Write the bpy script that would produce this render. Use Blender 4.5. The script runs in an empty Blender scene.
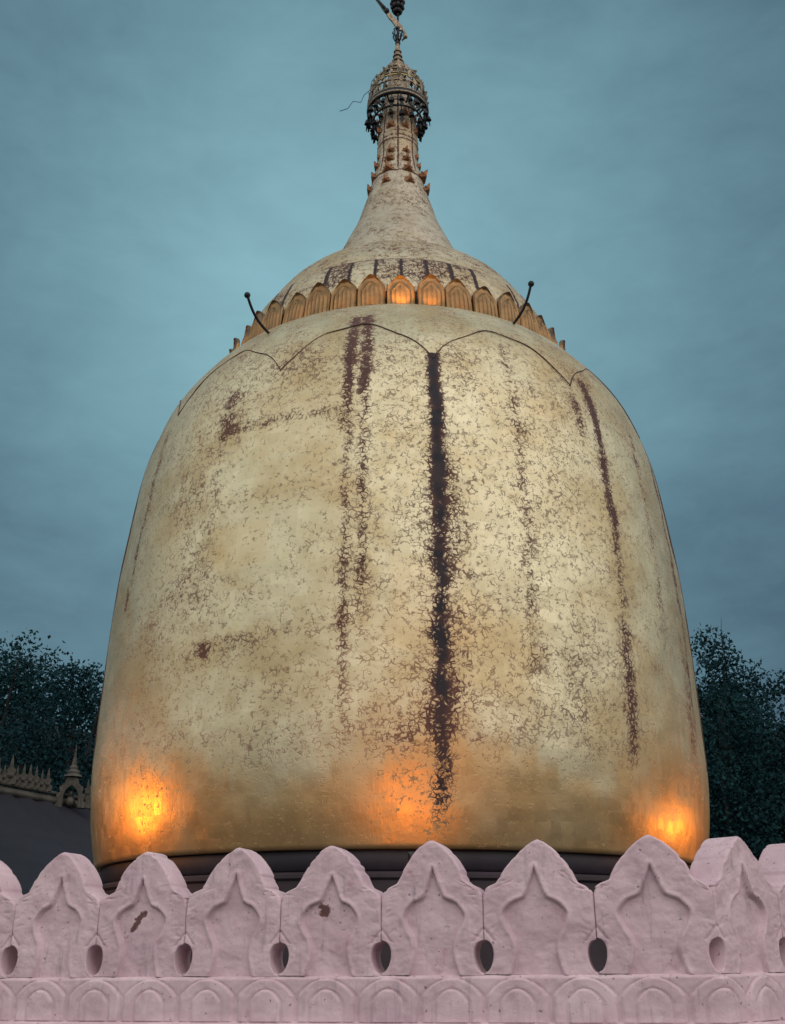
import bpy, math, random
import numpy as np
from mathutils import Vector, Matrix, noise as mn

random.seed(7); rng = np.random.default_rng(7)
S = bpy.context.scene
COL = S.collection
R = math.radians
PI = math.pi

# ------------------------------------------------------------------ helpers
def link(o, parent=None):
    COL.objects.link(o)
    if parent is not None: o.parent = parent
    return o

class MB:
    """collects geometry for ONE mesh object"""
    def __init__(s): s.v = []; s.f = []
    def add(s, vs, fs):
        b = len(s.v); s.v.extend([tuple(v) for v in vs]); s.f.extend([tuple(i + b for i in f) for f in fs]); return s
    def box(s, c, d, rz=0.0, rx=0.0):
        m = Matrix.Translation(c) @ Matrix.Rotation(rz, 4, 'Z') @ Matrix.Rotation(rx, 4, 'X')
        vs = [m @ Vector((x*d[0]/2, y*d[1]/2, z*d[2]/2)) for x in (-1,1) for y in (-1,1) for z in (-1,1)]
        return s.add(vs, [(0,1,3,2),(4,6,7,5),(0,4,5,1),(2,3,7,6),(0,2,6,4),(1,5,7,3)])
    def tube(s, pts, r, n=8, caps=True):
        pts = [Vector(p) for p in pts]; rs = r if isinstance(r, (list, tuple)) else [r]*len(pts)
        vs = []; up = Vector((0,0,1))
        for i, p in enumerate(pts):
            t = (pts[min(i+1, len(pts)-1)] - pts[max(i-1, 0)])
            if t.length < 1e-9: t = Vector((0,0,1))
            t.normalize()
            a = t.cross(up if abs(t.z) < .95 else Vector((1,0,0))).normalized(); b = t.cross(a)
            for k in range(n):
                q = 2*PI*k/n; vs.append(p + a*(rs[i]*math.cos(q)) + b*(rs[i]*math.sin(q)))
        fs = [(i*n+k, i*n+(k+1)%n, (i+1)*n+(k+1)%n, (i+1)*n+k) for i in range(len(pts)-1) for k in range(n)]
        if caps: fs += [tuple(range(n))[::-1], tuple((len(pts)-1)*n+k for k in range(n))]
        return s.add(vs, fs)
    def lathe(s, prof, n=48, c=(0,0,0), closed=False):
        vs = [(c[0]+r*math.sin(2*PI*k/n), c[1]-r*math.cos(2*PI*k/n), c[2]+z) for r, z in prof for k in range(n)]
        m = len(prof); fs = []
        for i in range(m if closed else m-1):
            j = (i+1) % m
            for k in range(n): fs.append((i*n+k, i*n+(k+1)%n, j*n+(k+1)%n, j*n+k))
        return s.add(vs, fs)
    def torus(s, Rr, r, c=(0,0,0), n=40, m=8):
        return s.lathe([(Rr+r*math.cos(2*PI*i/m), r*math.sin(2*PI*i/m)) for i in range(m)], n, c, True)
    def ball(s, c, r, n=12, m=8, sz=1.0):
        return s.lathe([(max(1e-4, r*math.sin(PI*i/m)), -r*sz*math.cos(PI*i/m)) for i in range(m+1)], n, c)
    def prism(s, poly, y0, y1, xf=None):
        """polygon in XZ, extruded along Y"""
        n = len(poly); vs = [(x, y0, z) for x, z in poly] + [(x, y1, z) for x, z in poly]
        if xf is not None: vs = [xf @ Vector(v) for v in vs]
        return s.add(vs, [tuple(range(n)), tuple(range(n, 2*n))[::-1]] + [(i, i+n, (i+1)%n+n, (i+1)%n) for i in range(n)])
    def crown(s):
        s.v = [(x*1.27, y*1.27, (z+ZT-11.19)*1.54+13.125-ZT) for x, y, z in s.v]; return s
    def mesh(s, name, mat, smooth=True):
        me = bpy.data.meshes.new(name); me.from_pydata(s.v, [], s.f); me.validate(); me.update()
        if mat: me.materials.append(mat)
        if smooth: me.polygons.foreach_set('use_smooth', [True]*len(me.polygons))
        return me
    def build(s, name, mat, parent=None, smooth=True, fixn=True, sharp=None):
        me = s.mesh(name, mat, smooth)
        if fixn:
            import bmesh
            b = bmesh.new(); b.from_mesh(me); bmesh.ops.recalc_face_normals(b, faces=b.faces); b.to_mesh(me); b.free()
        if sharp: me.set_sharp_from_angle(angle=R(sharp))
        return link(bpy.data.objects.new(name, me), parent)

def grid_object(name, P, mat, parent=None, wrap=False, attrs=None, uv=None):
    """P: (rows, cols, 3) numpy grid -> one mesh"""
    m, n = P.shape[:2]
    idx = np.arange(m*n).reshape(m, n)
    if wrap: nx = np.roll(idx, -1, 1); a, b, c, d = idx[:-1], nx[:-1], nx[1:], idx[1:]
    else: a, b, c, d = idx[:-1,:-1], idx[:-1,1:], idx[1:,1:], idx[1:,:-1]
    F = np.stack([a, b, c, d], -1).reshape(-1, 4)
    me = bpy.data.meshes.new(name)
    me.vertices.add(m*n); me.vertices.foreach_set('co', P.reshape(-1).astype(np.float32))
    me.loops.add(F.size); me.loops.foreach_set('vertex_index', F.reshape(-1).astype(np.int32))
    me.polygons.add(len(F)); me.polygons.foreach_set('loop_start', (np.arange(len(F))*4).astype(np.int32))
    me.polygons.foreach_set('use_smooth', np.ones(len(F), bool))
    me.update(calc_edges=True)
    for k, A in (attrs or {}).items():
        at = me.attributes.new(k, 'FLOAT', 'POINT'); at.data.foreach_set('value', A.reshape(-1).astype(np.float32))
    me.materials.append(mat)
    return link(bpy.data.objects.new(name, me), parent)

def tag(o, label=None, cat=None, group=None, kind=None):
    if label: o['label'] = label
    if cat: o['category'] = cat
    if group: o['group'] = group
    if kind: o['kind'] = kind
    return o
def thing(name, loc, label, cat, group=None, rz=0.0):
    o = link(bpy.data.objects.new(name, None)); o.location = loc; o.rotation_euler.z = rz; o.empty_display_size = .2
    return tag(o, label, cat, group)
def copy_tree(o, parent=None):
    c = o.copy(); COL.objects.link(c)
    if parent is not None: c.parent = parent
    for ch in list(o.children): copy_tree(ch, c)
    return c

def smooth(x, a, b):
    t = np.clip((x-a)/(b-a), 0, 1); return t*t*(3-2*t)
def fnoise(shape, cells, seed):
    """smooth periodic-in-x value noise on a grid, roughly 0..1"""
    g = np.random.default_rng(seed).random(cells); m, n = shape
    y = np.linspace(0, cells[0]-1.001, m); x = np.arange(n)/n*cells[1]
    y0 = y.astype(int); x0 = x.astype(int); fy = (y-y0); fx = (x-x0); fy = fy*fy*(3-2*fy); fx = fx*fx*(3-2*fx)
    x1 = (x0+1) % cells[1]
    A = g[np.ix_(y0, x0)]; B = g[np.ix_(y0, x1)]; C = g[np.ix_(y0+1, x0)]; D = g[np.ix_(y0+1, x1)]
    return (A*(1-fx)+B*fx)*(1-fy)[:,None] + (C*(1-fx)+D*fx)*fy[:,None]

# ------------------------------------------------------------------ materials
class NT:
    def __init__(s, name):
        s.m = bpy.data.materials.new(name); s.m.use_nodes = True; s.t = s.m.node_tree; s.n = s.t.nodes
        s.b = s.n['Principled BSDF']; s.out = s.n['Material Output']
    def add(s, typ, **kw):
        n = s.n.new(typ)
        for k, v in kw.items(): setattr(n, k, v)
        return n
    def put(s, sock, v):
        if hasattr(v, 'links') or isinstance(v, bpy.types.NodeSocket): s.t.links.new(v, sock)
        else: sock.default_value = v
    def math(s, op, a, b=0.0, c=0.0, clamp=False):
        n = s.add('ShaderNodeMath', operation=op, use_clamp=clamp)
        for i, v in enumerate((a, b, c)): s.put(n.inputs[i], v)
        return n.outputs[0]
    def mix(s, f, a, b):
        n = s.add('ShaderNodeMix', data_type='RGBA'); s.put(n.inputs[0], f); s.put(n.inputs[6], a); s.put(n.inputs[7], b); return n.outputs[2]
    def ramp(s, v, lo, hi, a=0.0, b=1.0):
        n = s.add('ShaderNodeMapRange', interpolation_type='SMOOTHSTEP'); s.put(n.inputs[0], v)
        for i, q in enumerate((lo, hi, a, b)): s.put(n.inputs[i+1], q)
        return n.outputs[0]
    def noise(s, co, scale, detail=3, rough=.55, dist=0.0):
        n = s.add('ShaderNodeTexNoise'); s.put(n.inputs['Vector'], co); n.inputs['Scale'].default_value = scale
        n.inputs['Detail'].default_value = detail; n.inputs['Roughness'].default_value = rough; n.inputs['Distortion'].default_value = dist
        return n.outputs['Fac']
    def voro(s, co, scale, feature='DISTANCE_TO_EDGE', out='Distance'):
        n = s.add('ShaderNodeTexVoronoi', feature=feature); s.put(n.inputs['Vector'], co); n.inputs['Scale'].default_value = scale
        return n.outputs[out]
    def obj(s): return s.add('ShaderNodeTexCoord').outputs['Object']
    def scale(s, co, v):
        n = s.add('ShaderNodeMapping'); s.put(n.inputs['Vector'], co); n.inputs['Scale'].default_value = v; return n.outputs[0]
    def attr(s, k): return s.add('ShaderNodeAttribute', attribute_name=k).outputs['Fac']
    def bump(s, h, strength, dist, normal=None):
        n = s.add('ShaderNodeBump'); n.inputs['Strength'].default_value = strength; n.inputs['Distance'].default_value = dist
        s.put(n.inputs['Height'], h)
        if normal is not None: s.put(n.inputs['Normal'], normal)
        return n.outputs[0]
    def set(s, **kw):
        for k, v in kw.items(): s.put(s.b.inputs[k.replace('_', ' ')], v)
        return s.m

def simple(name, c, rough=.7, metal=0.0, var=.25, nscale=6.0, bump=.0):
    t = NT(name); co = t.obj(); n = t.noise(co, nscale, 5, .6)
    col = t.mix(t.ramp(n, .3, .7), (*[q*(1-var) for q in c], 1), (*[min(1, q*(1+var)) for q in c], 1))
    t.set(Base_Color=col, Roughness=rough, Metallic=metal)
    if bump: t.set(Normal=t.bump(t.noise(co, nscale*4, 4), bump, .02))
    return t.m

def gold_mat(name, tint=(.665, .625, .425), rough=.39, fleck=19.5):
    """gold leaf over dark lacquer: the attribute 'wear' says how much has flaked off, 'soot' how black the bare places are"""
    t = NT(name); co = t.obj()
    wear = t.attr('wear'); soot = t.attr('soot'); warm_tone = t.attr('warm_tone')
    warp = t.add('ShaderNodeTexNoise'); warp.inputs['Scale'].default_value = 9.0; warp.inputs['Detail'].default_value = 3
    t.put(warp.inputs['Vector'], co)
    sub = t.add('ShaderNodeVectorMath', operation='SUBTRACT'); t.put(sub.inputs[0], warp.outputs['Color']); sub.inputs[1].default_value = (.5, .5, .5)
    sc = t.add('ShaderNodeVectorMath', operation='SCALE'); t.put(sc.inputs[0], sub.outputs[0]); sc.inputs['Scale'].default_value = .10
    ad = t.add('ShaderNodeVectorMath', operation='ADD'); t.put(ad.inputs[0], co); t.put(ad.inputs[1], sc.outputs[0])
    e1 = t.voro(ad.outputs[0], fleck); e2 = t.voro(ad.outputs[0], fleck*2.1)
    brk = t.noise(co, 21.0, 4, .65); brk2 = t.noise(co, 4.5, 3, .6)
    # bare along the edges of the flakes: the edge is wider and less broken where more leaf has worn off
    w2 = t.math('MULTIPLY', wear, wear); w6 = t.math('MULTIPLY', t.math('MULTIPLY', w2, w2), w2)
    lw = t.math('ADD', t.math('MULTIPLY_ADD', wear, .17, .030), t.math('MULTIPLY', w6, .60))
    lw = t.math('ADD', lw, t.math('MULTIPLY', t.math('SUBTRACT', brk, .5), .10))
    d1 = t.ramp(t.math('SUBTRACT', lw, e1), -.025, .03); d2 = t.ramp(t.math('SUBTRACT', t.math('MULTIPLY', lw, .8), e2), -.03, .03)
    cov = t.math('ADD', t.math('MULTIPLY_ADD', wear, .42, .335), t.math('MULTIPLY', t.math('SUBTRACT', brk2, .5), .10))
    k1 = t.ramp(t.math('SUBTRACT', cov, t.noise(co, 17.0, 4, .6)), -.04, .04)
    k2 = t.ramp(t.math('SUBTRACT', cov, t.noise(t.scale(co, (1, 1, 1.01)), 21.0, 4, .6)), -.01, .05)
    bare = t.math('MAXIMUM', t.math('MULTIPLY', d1, k1), t.math('MULTIPLY', t.math('MULTIPLY', d2, k2), .8))
    # leaf squares: small differences of sheen and tone from one leaf to the next
    sq = t.add('ShaderNodeTexVoronoi', feature='F1', distance='CHEBYCHEV'); t.put(sq.inputs['Vector'], t.scale(co, (1, 1, 1)))
    sq.inputs['Scale'].default_value = 9.0; sq.inputs['Randomness'].default_value = .35
    sep = t.add('ShaderNodeSeparateColor'); t.put(sep.inputs[0], sq.outputs['Color'])
    big = t.noise(co, 1.1, 4, .6)
    grain = t.noise(t.scale(co, (38, 38, 5)), 1.0, 3, .6)
    g0 = t.mix(sep.outputs[0], (tint[0]*.93, tint[1]*.92, tint[2]*.9, 1), (tint[0]*1.03, tint[1]*1.03, tint[2]*1.05, 1))
    g1 = t.mix(t.ramp(big, .40, .68), g0, (tint[0]*.80, tint[1]*.70, tint[2]*.58, 1))
    g1 = t.mix(warm_tone, g1, (.60, .42, .20, 1))
    dirt = t.mix(t.math('MULTIPLY', t.ramp(wear, .2, .9), .45), g1, (.30, .17, .10, 1))
    rust = t.mix(t.noise(co, 30, 2), (.175, .078, .052, 1), (.085, .036, .032, 1))
    rust = t.mix(soot, rust, (.012, .013, .022, 1))
    t.set(Base_Color=t.mix(t.math('MULTIPLY', bare, t.ramp(wear, .26, .56, .46, 1.0)), dirt, rust), Metallic=t.math('MULTIPLY_ADD', bare, -.78, .82),
          Roughness=t.math('ADD', t.math('ADD', t.math('MULTIPLY_ADD', bare, .30, rough), t.math('MULTIPLY', warm_tone, -.05)), t.math('MULTIPLY_ADD', sep.outputs[1], .10, t.math('MULTIPLY', big, .08))))
    h = t.math('ADD', t.math('MULTIPLY', bare, -.5), t.math('MULTIPLY', grain, .30))
    h = t.math('ADD', h, t.math('MULTIPLY', sep.outputs[2], .16))
    t.set(Normal=t.bump(h, .30, .012, t.bump(t.noise(co, 5.0, 4, .55), .12, .05)))
    return t.m

def plaster_mat(name, blots=()):
    """pink limewash on cement render, stained and rubbed"""
    t = NT(name); co = t.obj()
    rnd = t.add('ShaderNodeObjectInfo').outputs['Random']
    of = t.add('ShaderNodeCombineXYZ'); t.put(of.inputs[0], t.math('MULTIPLY', rnd, 37.0)); t.put(of.inputs[2], t.math('MULTIPLY', rnd, 11.0))
    va = t.add('ShaderNodeVectorMath', operation='ADD'); t.put(va.inputs[0], co); t.put(va.inputs[1], of.outputs[0]); cr = va.outputs[0]
    n1 = t.noise(cr, 4.0, 5, .6); n2 = t.noise(cr, 24.0, 5, .65); n3 = t.noise(cr, 90.0, 3, .6)
    c = t.mix(t.ramp(n1, .35, .68), (.60, .45, .512, 1), (.72, .565, .62, 1))
    c = t.mix(t.ramp(n2, .55, .75, 0, .55), c, (.76, .65, .68, 1))                                   # rubbed pale places
    c = t.mix(t.ramp(t.noise(cr, 7.0, 6, .7), .56, .74, 0, .55), c, (.43, .24, .30, 1))                # older red coat showing
    runs = t.noise(t.scale(cr, (26, 26, 2.6)), 1.0, 5, .65)
    c = t.mix(t.math('MULTIPLY', t.ramp(runs, .52, .72), t.ramp(t.noise(cr, 3.0, 3), .42, .62, .1, .65)), c, (.27, .235, .29, 1))  # rain runs
    c = t.mix(t.ramp(t.noise(cr, 15.0, 6, .75),   .63, .72, 0, .70), c, (.20, .19, .22, 1))              # mould
    c = t.mix(t.ramp(t.noise(cr, 52.0, 2, .5), .68, .75, 0, .8), c, (.17, .13, .15, 1))
    for (bx, bz, ax, az, rot, rad) in blots:
        mp = t.add('ShaderNodeMapping', vector_type='TEXTURE'); t.put(mp.inputs['Vector'], co)
        mp.inputs['Location'].default_value = (bx, 0, bz); mp.inputs['Rotation'].default_value = (0, rot, 0); mp.inputs['Scale'].default_value = (ax, 50, az)
        ln = t.add('ShaderNodeVectorMath', operation='LENGTH'); t.put(ln.inputs[0], mp.outputs[0])
        d = t.math('ADD', ln.outputs['Value'], t.math('MULTIPLY', t.math('SUBTRACT', t.noise(co, 38.0, 4, .6), .5), 3.6))
        c = t.mix(t.ramp(d, 1.0, .55), c, (.15, .075, .075, 1))
    h = t.math('ADD', t.math('MULTIPLY', n2, .5), t.math('MULTIPLY', n3, .22))
    t.set(Base_Color=c, Roughness=.82, Normal=t.bump(h, .55, .012))
    t.b.inputs['Specular IOR Level'].default_value = .3
    return t.m

M = {}
M['gold'] = gold_mat('gold_leaf')
M['gold_top'] = gold_mat('gold_leaf_weathered', (.62, .575, .41), .42, 18.0)
M['gold_spire'] = gold_mat('gold_leaf_spire', (.52, .485, .38), .48, 26.0)
M['copper'] = simple('petal_copper_gilt', (.21, .13, .06), .30, .9, .25, 7.0, .15)
M['copper_rib'] = simple('petal_rib', (.85, .45, .18), .28, .95, .15, 9.0)
M['flame'] = simple('flame_leaf', (.25, .115, .055), .45, .6, .4, 14.0)
M['iron'] = simple('dark_iron', (.018, .022, .03), .55, .5, .3, 10.0)
M['tarnish'] = simple('tarnished_gilt', (.24, .20, .145), .45, .8, .45, 25.0)
M['brass'] = simple('worn_brass', (.48, .42, .16), .35, .9, .2, 20.0)
M['seam'] = simple('seam_lead', (.10, .055, .045), .7, .1, .4, 12.0)
M['plinth'] = simple('dark_plinth_paint', (.020, .018, .030), .6, 0, .3, 3.0, .15)
M['plinth2'] = simple('plum_plinth_paint', (.030, .022, .032), .7, 0, .25, 3.0, .15)
M['pink'] = plaster_mat('pink_limewash')
M['pink_scar'] = plaster_mat('pink_limewash_scarred', [(-.030, .235, .070, .020, R(-52), 1)])
M['pink_patch'] = plaster_mat('pink_limewash_flaked', [(-.035, .27, .040, .030, R(-70), 1)])
M['roof'] = simple('dark_sheet_roof', (.013, .014, .025), .8, 0, .3, .5)
M['carving'] = simple('grey_gilt_carving', (.075, .07, .06), .6, .2, .4, 5.0, .2)
M['bark'] = simple('bark', (.009, .012, .013), .9, 0, .3, 8.0, .3)
M['paving'] = simple('terrace_paving', (.06, .05, .05), .75, 0, .25, 1.2, .1)
M['ground'] = simple('ground_earth', (.07, .062, .055), .9, 0, .35, .25, .1)
M['hill'] = simple('added_hill_dark', (.008, .019, .023), 1.0, 0, .3, .05)
M['housing'] = simple('lamp_housing', (.03, .03, .033), .45, .3, .2, 20)
M['wallpav'] = simple('pavilion_wall', (.10, .08, .08), .8, 0, .25, 2.0)

def leaf_mat(name, a, b):
    t = NT(name); co = t.obj(); n = t.noise(co, .9, 4, .6)
    rnd = t.add('ShaderNodeNewGeometry').outputs['Random Per Island']
    c = t.mix(t.math('ADD', t.math('MULTIPLY', n, .6), t.math('MULTIPLY', rnd, .45)), (*a, 1), (*b, 1))
    t.set(Base_Color=c, Roughness=.9); t.b.inputs['Specular IOR Level'].default_value = .1
    tr = t.add('ShaderNodeBsdfTranslucent'); t.put(tr.inputs['Color'], c)
    mx = t.add('ShaderNodeMixShader'); mx.inputs[0].default_value = .0
    t.t.links.new(t.b.outputs[0], mx.inputs[1]); t.t.links.new(tr.outputs[0], mx.inputs[2]); t.t.links.new(mx.outputs[0], t.out.inputs[0])
    return t.m
M['leaf'] = leaf_mat('leaf_dark', (.006, .029, .038), (.015, .052, .058))
M['leaf2'] = leaf_mat('leaf_darker', (.005, .025, .035), (.012, .044, .052))

def emit_mat(name, c, s):
    t = NT(name); t.set(Base_Color=(*c, 1), Emission_Color=(*c, 1), Emission_Strength=s); return t.m
M['lens'] = emit_mat('floodlight_lens', (1, .50, .12), 12.0)
M['bulb'] = emit_mat('white_bulb', (.9, .95, 1), 6.0)

# ------------------------------------------------------------------ camera
cam = bpy.data.cameras.new('camera'); co = link(bpy.data.objects.new('camera', cam)); S.camera = co
FPX, PITCH, CAMZ = 1060.0, .3907, 2.075
cam.sensor_fit = 'VERTICAL'; cam.sensor_height = 36; cam.lens = FPX*36/1024; cam.clip_end = 5000; cam.clip_start = .05
co.location = (0, 0, CAMZ); co.rotation_euler = (R(90)+PITCH, 0, 0)
def slope(x, y):
    """how far sideways and up a sight line goes per metre of depth"""
    u, v = (x-392.5)/FPX, (512-y)/FPX; d = math.cos(PITCH)-v*math.sin(PITCH)
    return u/d, (math.sin(PITCH)+v*math.cos(PITCH))/d

# ------------------------------------------------------------------ sky, sun
SUN_EL, SUN_AZ = 26.0, 28.0         # behind the camera, to the right
W = bpy.data.worlds.new('World'); S.world = W; W.use_nodes = True
wt = W.node_tree; wn = wt.nodes; bg = wn['Background']; wl = wt.links
def wmath(op, a, b=0.0, c=0.0, clamp=False):
    n = wn.new('ShaderNodeMath'); n.operation = op; n.use_clamp = clamp
    for i, v in enumerate((a, b, c)):
        if isinstance(v, bpy.types.NodeSocket): wl.new(v, n.inputs[i])
        else: n.inputs[i].default_value = v
    return n.outputs[0]
def wmix(f, a, b, blend='MIX'):
    n = wn.new('ShaderNodeMix'); n.data_type = 'RGBA'; n.blend_type = blend
    for i, v in ((0, f), (6, a), (7, b)):
        if isinstance(v, bpy.types.NodeSocket): wl.new(v, n.inputs[i])
        else: n.inputs[i].default_value = v
    return n.outputs[2]
def wramp(v, lo, hi, a=0.0, b=1.0):
    n = wn.new('ShaderNodeMapRange'); n.interpolation_type = 'SMOOTHSTEP'; wl.new(v, n.inputs[0])
    for i, q in enumerate((lo, hi, a, b)): n.inputs[i+1].default_value = q
    return n.outputs[0]
sky = wn.new('ShaderNodeTexSky'); sky.sky_type = 'NISHITA'; sky.sun_disc = False
sky.sun_elevation = R(SUN_EL); sky.sun_rotation = R(180-SUN_AZ); sky.air_density = 1.6; sky.dust_density = 2.5; sky.ozone_density = 2.0
tc = wn.new('ShaderNodeTexCoord'); dirn = tc.outputs['Generated']
sx = wn.new('ShaderNodeSeparateXYZ'); wl.new(dirn, sx.inputs[0]); dx, dy, dz = sx.outputs
def wnoise(scale, detail, rough, stretch, off=(0,0,0)):
    mp = wn.new('ShaderNodeMapping'); wl.new(dirn, mp.inputs[0]); mp.inputs['Scale'].default_value = stretch; mp.inputs['Location'].default_value = off
    n = wn.new('ShaderNodeTexNoise'); wl.new(mp.outputs[0], n.inputs['Vector']); n.inputs['Scale'].default_value = scale
    n.inputs['Detail'].default_value = detail; n.inputs['Roughness'].default_value = rough; n.inputs['Distortion'].default_value = .3
    return n.outputs['Fac']
n1 = wnoise(3.2, 6, .55, (1, 1, 2.0), (.3, 0, .1)); n2 = wnoise(11.0, 6, .6, (1, 1, 2.2), (1.7, .4, 0))
cl = wmath('ADD', wmath('MULTIPLY', n1, .65), wmath('MULTIPLY', n2, .35))
# thin bright place in the overcast ahead, thicker and darker cloud round it
bx = wmath('POWER', wmath('DIVIDE', wmath('ADD', dx, .06), .29), 2.0)
bz = wmath('POWER', wmath('DIVIDE', wmath('SUBTRACT', dz, .53), .25), 2.0)
thin = wmath('EXPONENT', wmath('MULTIPLY', wmath('ADD', bx, bz), -.8))
thin = wmath('ADD', thin, wmath('MULTIPLY', wmath('SUBTRACT', cl, .5), .95), 0, True)
front = wmix(thin, (.052, .102, .148, 1), (.215, .405, .462, 1))
back = wmix(wramp(cl, .35, .65), (.66, .65, .62, 1), (.95, .92, .86, 1))
zen = wmix(wramp(cl, .35, .65), (.30, .38, .42, 1), (.46, .54, .57, 1))
up_ = wramp(dz, .84, .98); fr = wramp(dy, -.05, .58)
cloud = wmix(up_, wmix(fr, back, front), zen)
low = wramp(dz, -.02, .10)
cloud = wmix(low, wmix(fr, (.22, .20, .20, 1), (.06, .105, .15, 1)), cloud)
skyd = wn.new('ShaderNodeVectorMath'); skyd.operation = 'SCALE'; wl.new(sky.outputs[0], skyd.inputs[0]); skyd.inputs['Scale'].default_value = .06
col = wmix(.94, skyd.outputs[0], cloud)
wl.new(col, bg.inputs['Color']); bg.inputs['Strength'].default_value = 1.0

sun = bpy.data.lights.new('sun', 'SUN'); so = link(bpy.data.objects.new('sun', sun))
sun.energy = .8; sun.angle = R(95); sun.color = (1, .82, .79)
ds = Vector((math.sin(R(SUN_AZ))*math.cos(R(SUN_EL)), -math.cos(R(SUN_AZ))*math.cos(R(SUN_EL)), math.sin(R(SUN_EL))))
so.rotation_euler = ds.to_track_quat('Z', 'Y').to_euler(); so.location = ds*60

# ------------------------------------------------------------------ setting
X0, Y0, ZT = .075, 11.825, 1.50       # axis of the stupa, terrace level
gm = MB(); N = 60
gm.lathe([(.01, 0), (12, 0), (60, 0), (300, 0), (1500, 0), (3500, 0)], 64)
tag(gm.build('ground', M['ground'], None, False), kind='structure')

# ------------------------------------------------------------------ the stupa
stupa = thing('stupa', (X0, Y0, ZT), 'huge gilded bell-shaped stupa with lotus band and slender spire, streaked with dark flaking stains', 'stupa')

def resample(ctrl, n, soften=2.0):
    c = np.array(ctrl, float); s = np.r_[0, np.cumsum(np.hypot(*np.diff(c, axis=0).T))]
    t = np.linspace(0, s[-1], n); z = np.interp(t, s, c[:,0]); r = np.interp(t, s, c[:,1])
    if soften:
        k = np.exp(-.5*(np.arange(-40, 41)/(soften))**2); k /= k.sum()
        pad = lambda q: np.r_[2*q[0]-q[40:0:-1], q, 2*q[-1]-q[-2:-42:-1]]
        z = np.convolve(pad(z), k, 'valid'); r = np.convolve(pad(r), k, 'valid')
    return z, r
def revolve(z, r, n, wob=0.0, seed=1):
    az = np.arange(n)/n*2*PI - PI
    rr = np.repeat(r[:,None], n, 1)
    if wob: rr = rr + wob*(fnoise(rr.shape, (14, 40), seed)-.5) + wob*.5*(fnoise(rr.shape, (40, 110), seed+1)-.5)
    P = np.stack([rr*np.sin(az)[None], -rr*np.cos(az)[None], np.repeat((z-ZT)[:,None], n, 1)], -1)
    return P, np.degrees(az)

BELL = [(2.815,3.00),(2.800,3.095),(2.806,3.115),(2.83,3.128),(2.946,3.157),(3.07,3.185),(3.19,3.200),(3.315,3.215),(3.44,3.227),(3.56,3.237),(3.7,3.243),(3.9,3.240),(4.3,3.232),(4.8,3.218),(5.2,3.204),
        (5.6,3.183),(5.9,3.160),(6.16,3.128),(6.43,3.098),(6.7,3.066),(6.97,3.026),(7.1,3.0),(7.24,2.965),(7.37,2.925),(7.5,2.885),(7.64,2.835),(7.78,2.765),(7.91,2.69),(8.05,2.59),(8.18,2.483),
        (8.32,2.368),(8.40,2.285),(8.46,2.18),(8.48,2.03)]
lip, body = BELL[:3], BELL[3:]
zb, rb = resample(body, 400, 6.0)
zl = np.r_[[q[0] for q in lip], zb]; rl = np.r_[[q[1] for q in lip], rb]
P, az = revolve(zl, rl, 760, .012, 3)
zz = np.repeat(zl[:,None], 760, 1); aa = np.repeat(az[None], len(zl), 0); rr = np.repeat(rl[:,None], 760, 1)
sh = zz.shape
big = fnoise(sh, (9, 16), 11); mid = fnoise(sh, (30, 60), 12); fine = fnoise(sh, (110, 190), 13); grow = fnoise(sh, (60, 8), 14)
wear = .300 + .07*(big-.4) + .12*(mid-.5) + .10*(fine-.5)
wear += .05*smooth(zz, 6.6, 7.8)
wear -= .14*smooth(zz, 3.75, 3.25)                       # less flaked round the rim
soot = np.zeros(sh)
def streak(a0, z0, a1, z1, w, amp, so=0.0, fade=.5, seed=0, spread=0.0, ramp_top=.12):
    """runs down the bell from (azimuth a0, height z0) to (a1, z1)"""
    global wear, soot
    t = np.clip((z0-zz)/(z0-z1), 0, 1); a = a0+(a1-a0)*t
    wig = (fnoise(sh, (36, 1), 100+seed)-.5)*.05
    d = (aa-a)*PI/180*rr + wig
    ww = w*(1+spread*t)*(.75+.6*fnoise(sh, (50, 1), 200+seed))
    m = np.exp(-(d/ww)**2) * smooth(zz, z1-fade*.2, z1+fade) * smooth(z0+.02, zz, zz+ramp_top)
    m = m*(zz < z0+.01)
    m *= .72+.55*fnoise(sh, (44, 1), 300+seed)
    wear = wear + amp*m; soot = np.maximum(soot, so*np.clip(m*1.15, 0, 1))
streak(6.4, 7.42, 5.8, 2.84, .058, .36, .9, .35, 1, .5, .01)
streak(6.4, 7.42, 5.7, 5.4, .046, .55, 1.0, 1.6, 21, 0, .01)
streak(6.1, 6.9, 5.8, 2.9, .22, .08, .15, .6, 2, .4, .5)
streak(8.2, 6.3, 8.2, 3.6, .13, .12, .2, .6, 22, .3, .5)
streak(5.8, 4.3, 5.8, 3.1, .22, .06, .2, .5, 23, .3, .4)
streak(-10.0, 8.1, -8.4, 3.5, .045, .24, .15, 1.0, 3, .2)
streak(-6.7, 8.1, -5.9, 4.2, .045, .25, .2, 1.2, 4, .2)
streak(-10.0, 8.1, -9.2, 6.75, .045, .20, .3, .4, 31)
streak(-6.8, 8.1, -6.2, 6.75, .045, .20, .3, .4, 32)
streak(41.0, 7.55, 38.4, 3.3, .056, .26, .4, .6, 6, .15)
streak(41.0, 7.55, 40.2, 5.4, .050, .26, .4, .6, 33)
streak(36.7, 7.25, 35.2, 6.4, .045, .28, .25, .5, 7)
streak(39.6, 4.8, 38.4, 3.4, .095, .12, .3, .5, 17)
streak(21.3, 7.75, 20.4, 4.2, .052, .16, .12, .7, 8, .3)
streak(-33.8, 7.3, -34.2, 6.62, .085, .24, .15, .15, 9)
streak(-34.2, 6.7, -32.0, 4.4, .055, .09, .05, .8, 10, .4)
streak(-39.0, 6.3, -38.0, 4.6, .14, .04, 0, .8, 11, .4)
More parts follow.
